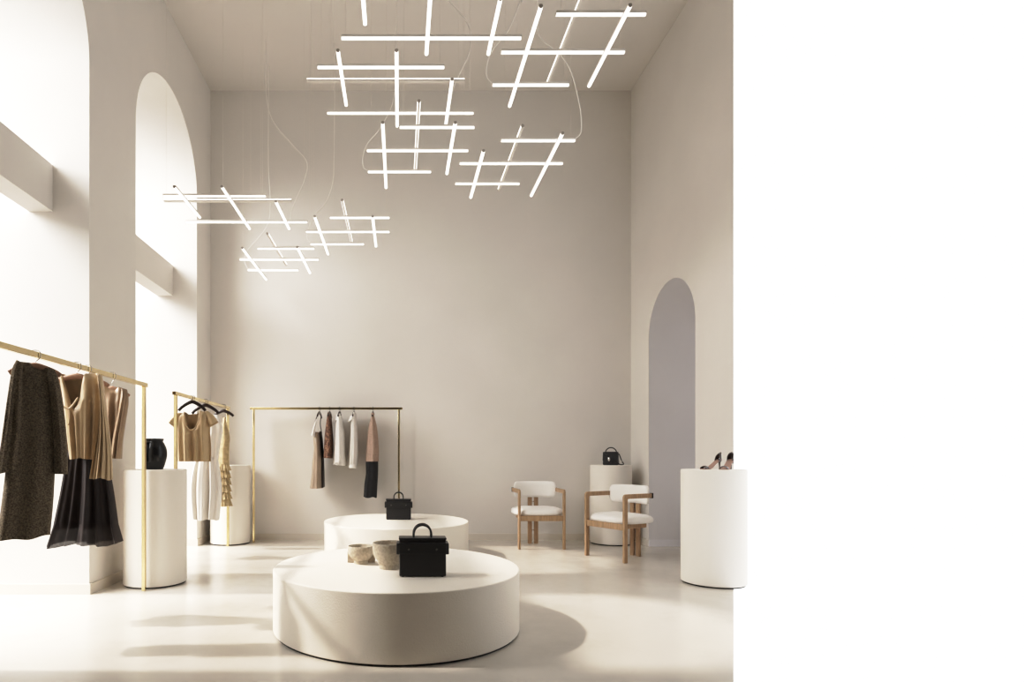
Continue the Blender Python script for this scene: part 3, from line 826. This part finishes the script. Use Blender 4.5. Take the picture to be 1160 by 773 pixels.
# ------------------------------------------------------------------ pendant lights
BR = .0130
def fixture(label, H, xb, yb, wires, cord, cordpx):
    """H height above the eye; xb: (px0,px1,py,up)  yb: (px_near,py_near,px_far,py_far,up); pixel measurements turned into metres"""
    z = EYE+H
    segs = []
    for (a, b, y, up) in xb:
        Y = F*H/(CY-y)
        segs.append((Vector(((a-CX)/F*Y, Y, z)), Vector(((b-CX)/F*Y, Y, z)), up, 0))
    for (x0, y0, x1, y1, up) in yb:
        Y0, Y1 = F*H/(CY-y0), F*H/(CY-y1)
        x = ((x0-CX)/F*Y0+(x1-CX)/F*Y1)/2
        segs.append((Vector((x, Y0, z)), Vector((x, Y1, z)), up, 1))
    c = Vector((0, 0, 0))
    for s in segs: c += (s[0]+s[1])/2
    c /= len(segs)
    t = thing('pendant_light', label, 'pendant light', c, 0, 'pendant lights of crossed glowing bars')
    ends = []
    for (p, q, up, ax) in segs:
        dz = (.030 if up else -.030)*ax
        if not ax and up: dz = .030
        p = p-c+Vector((0, 0, dz)); q = q-c+Vector((0, 0, dz))
        d = (q-p).normalized(); n = Vector((-d.y, d.x, 0))
        s = -1 if up else 1                       # which way the lens points
        up_ = Vector((0, 0, s))
        # housing: shallow channel, lens: half-round tube beneath it
        bm = B()
        hb = BR*(.5 if (up and ax) else .95)
        pr = [p+n*hb+up_*BR*.02, p-n*hb+up_*BR*.02, p-n*hb+up_*BR*1.25, p+n*hb+up_*BR*1.25]
        add_prism(bm, pr, q-p, 0)
        for e, sg in ((p, -1), (q, 1)):
            cp = [e+n*math.cos(2*PI*k/12)*BR*.97+up_*(math.sin(2*PI*k/12)*BR*.97+BR*.1) for k in range(12)]
            add_prism(bm, cp, d*.005*sg, 1)
        hs = obj('light_bar', bm, [HOUSING, CAPGREY if ax else HOUSING], t)
        bm = B()
        K = 12
        arc = [(BR*math.cos(a), BR*math.sin(a)) for a in [PI+PI*k/K for k in range(K+1)]]
        add_prism(bm, [p+n*u+up_*w for u, w in arc], q-p)
        autosmooth(obj('diffuser', bm, GLOW, hs), 40)
        ends.append((p, q))
    for (i, e) in wires:
        p = ends[i][e]; o = ends[i][1-e]; w = p+(o-p).normalized()*.03
        bm = B(); add_tube(bm, [w+Vector((0, 0, BR)), Vector((w.x, w.y, ZC-c.z))],   .0009, 5)
        obj('suspension_wire', bm, WIRE, t)
    i, e = cord
    tip = ends[i][e]+c
    Y = tip.y
    pts = [at(x, y, Y) for x, y in cordpx]
    top = pts[0]
    if top.z < ZC-.02: pts = [Vector((top.x+(top.x-pts[1].x)*.1, Y, ZC))]+pts
    pts[-1] = tip+Vector((0, 0, BR*.6))
    bm = B(); add_tube(bm, [p-c for p in spline(pts, 70)], .0038, 6)
    obj('power_cord', bm, CORD, t, True)
    return t

fixture('large crossed-bar pendant hanging centre, directly below the topmost pendant', 2.95,
        [(360, 503, 76, 0), (348, 526, 95, 1), (371, 536, 128, 0)],
        [(383, 53, 392, 115, 0), (449, 53, 450, 139, 0), (512, 86, 505, 139, 0)],
        [(0, 0), (0, 1), (2, 0), (2, 1), (1, 0), (4, 0)], (5, 1),
        [(507, -6), (512, 5), (521, 15), (530, 28), (534, 43), (531, 62), (521, 83), (513, 103), (506, 130)])
fixture('large crossed-bar pendant nearest the top edge of view', 2.92,
        [(377, 545, -34, 0), (362, 570, -8, 1), (387, 590, 43, 0)],
        [(405, -52, 416, 22, 0), (491.5, -52, 482, 56.5, 0), (572, -6, 548.5, 56.5, 0)],
        [(2, 0), (2, 1), (0, 0), (0, 1)], (4, 0),
        [(446, -120), (447, -90), (470, -70), (491, -52)])
fixture('large crossed-bar pendant at left in front of the window arch', 2.44,
        [(185, 301, 222, 0), (186, 330, 230.5, 1), (211, 348, 251.5, 0)],
        [(198, 208, 226, 243, 0), (251, 208, 283, 256, 0), (312, 225, 328, 256, 0)],
        [(0, 0), (0, 1), (2, 1), (4, 0)], (5, 1),
        [(303, -20), (302, 40), (301, 100), (308, 135), (330, 163), (347, 183), (345, 203), (336, 224), (330, 240), (328, 254)])
fixture('small crossed-bar pendant at upper right near the right wall', 2.83,
        [(630, 731, 16, 0), (568, 707, 59, 0), (558, 644, 96, 0)],
        [(714, 1, 667, 93, 0), (664, -8, 619, 100, 1), (613, 2, 577, 116, 0)],
        [(0, 0), (0, 1), (2, 1), (1, 1)], (2, 0),
        [(592, -10), (590, 0), (583, 19), (575, 36), (565, 48), (555, 62), (551, 78), (552, 88), (559, 95)])
fixture('small crossed-bar pendant hanging centre against the back wall, left of its twin', 2.606,
        [(453, 537, 144, 0), (416, 530, 170.5, 0), (417, 488, 194.5, 0)],
        [(434, 135, 437, 209, 0), (475, 119, 470, 197, 1), (516, 135, 506, 193, 0)],
        [(0, 0), (0, 1), (2, 0), (1, 1)], (2, 0),
        [(449, -10), (449, 50), (448, 90), (444, 119), (430, 146), (416, 163), (411, 179), (412, 190), (417, 194)])
fixture('small crossed-bar pendant right of centre, below the upper right pendant', 2.46,
        [(568, 651, 159, 0), (521, 637, 185, 0), (516, 588, 208, 0)],
        [(638, 147, 601, 218, 0), (592, 147, 565, 218, 1), (548, 167, 533, 220, 0)],
        [(0, 0), (0, 1), (2, 0), (1, 0)], (0, 1),
        [(609, -10), (608, 20), (610, 38), (617, 48), (628, 56), (637, 65), (647, 82), (654, 107), (658, 130), (658, 150), (652, 159)])
fixture('small crossed-bar pendant hanging lowest at left near the back wall', 2.15,
        [(292, 356, 281.5, 0), (272, 361, 294, 0), (281, 338, 306, 0)],
        [(275, 278, 301, 314, 0), (303, 268, 324, 303, 1), (337, 277, 351, 306.5, 0)],
        [(0, 0), (0, 1), (2, 0), (1, 0)], (2, 0),
        [(305, 40), (304, 120), (304, 190), (306, 225), (304, 252), (293, 269), (280, 284), (277, 296), (281, 306)])
fixture('small crossed-bar pendant beside the lowest one, between it and the centre', 2.32,
        [(374, 441, 246.5, 0), (347, 441, 262.5, 0), (352, 412, 276.5, 0)],
        [(356, 242, 372, 285, 0), (388, 230.5, 398, 277, 1), (422, 242, 426, 276, 0)],
        [(0, 0), (0, 1), (2, 0), (1, 0)], (2, 0),
        [(378, 20), (379, 100), (378, 180), (377, 205), (370, 227), (356, 245), (349, 260), (348, 270), (352, 276)])

# ------------------------------------------------------------------ light
def aim(o, d):
    o.rotation_euler = Vector(d).to_track_quat('-Z', 'Y').to_euler()
sun = bpy.data.lights.new('sun', 'SUN'); sun.energy = 3.2; sun.angle = math.radians(2.2); sun.color = (1, .935, .85)
so = bpy.data.objects.new('sun', sun); COL.objects.link(so)
e = math.radians(42.5); aim(so, (math.cos(e), 0, -math.sin(e))); so.location = (-8, 4, 8)

def area(name, loc, target, sx, sy, power, col):
    l = bpy.data.lights.new(name, 'AREA'); l.shape = 'RECTANGLE'; l.size = sx; l.size_y = sy; l.energy = power; l.color = col
    o = bpy.data.objects.new(name, l); COL.objects.link(o); o.location = loc
    aim(o, Vector(target)-Vector(loc)); return o
area('sky_light', (-8.5, 5.2, 8.6), (.8, 5.0, .6), 12, 6, 1200, (1, .995, .985))
area('sky_light_front', (-9.2, .6, 7.0), (.8, 6.0, .8), 8, 5, 1650, (1, .995, .985))  # added area lamp, brightens the lower back wall from the left front

w = bpy.data.worlds.new('white_sky'); bpy.context.scene.world = w; w.use_nodes = True
w.node_tree.nodes['Background'].inputs[0].default_value = (1, 1, 1, 1)
w.node_tree.nodes['Background'].inputs[1].default_value = 1.62

# ------------------------------------------------------------------ camera
cam = bpy.data.cameras.new('camera'); co = bpy.data.objects.new('camera', cam); COL.objects.link(co)
co.location = (0, 0, EYE); co.rotation_euler = (PI/2, 0, 0)
cam.sensor_fit = 'HORIZONTAL'; cam.sensor_width = 36; cam.lens = F/1160*36
cam.shift_x = (580-CX)/1160; cam.shift_y = (CY-386.5)/1160
cam.clip_start = .02
sc = bpy.context.scene
sc.camera = co
sc.view_settings.view_transform = 'Standard'; sc.view_settings.look = 'None'
sc.view_settings.exposure = 0; sc.view_settings.gamma = 1
# soft photographic shoulder for the highlights
sc.view_settings.use_curve_mapping = True
cm = sc.view_settings.curve_mapping
cm.white_level = (1.6, 1.6, 1.6); cm.use_clip = True
cc = cm.curves[3]
cc.points[0].location = (0, 0); cc.points[1].location = (1, 1)
for p in ((.0625, .062), (.15, .19), (.25, .36), (.3125, .485), (.4375, .69), (.625, .86), (.8, .945)): cc.points.new(*p)
cm.update()
sc.cycles.use_denoising = True
sc.cycles.max_bounces = 10; sc.cycles.diffuse_bounces = 6
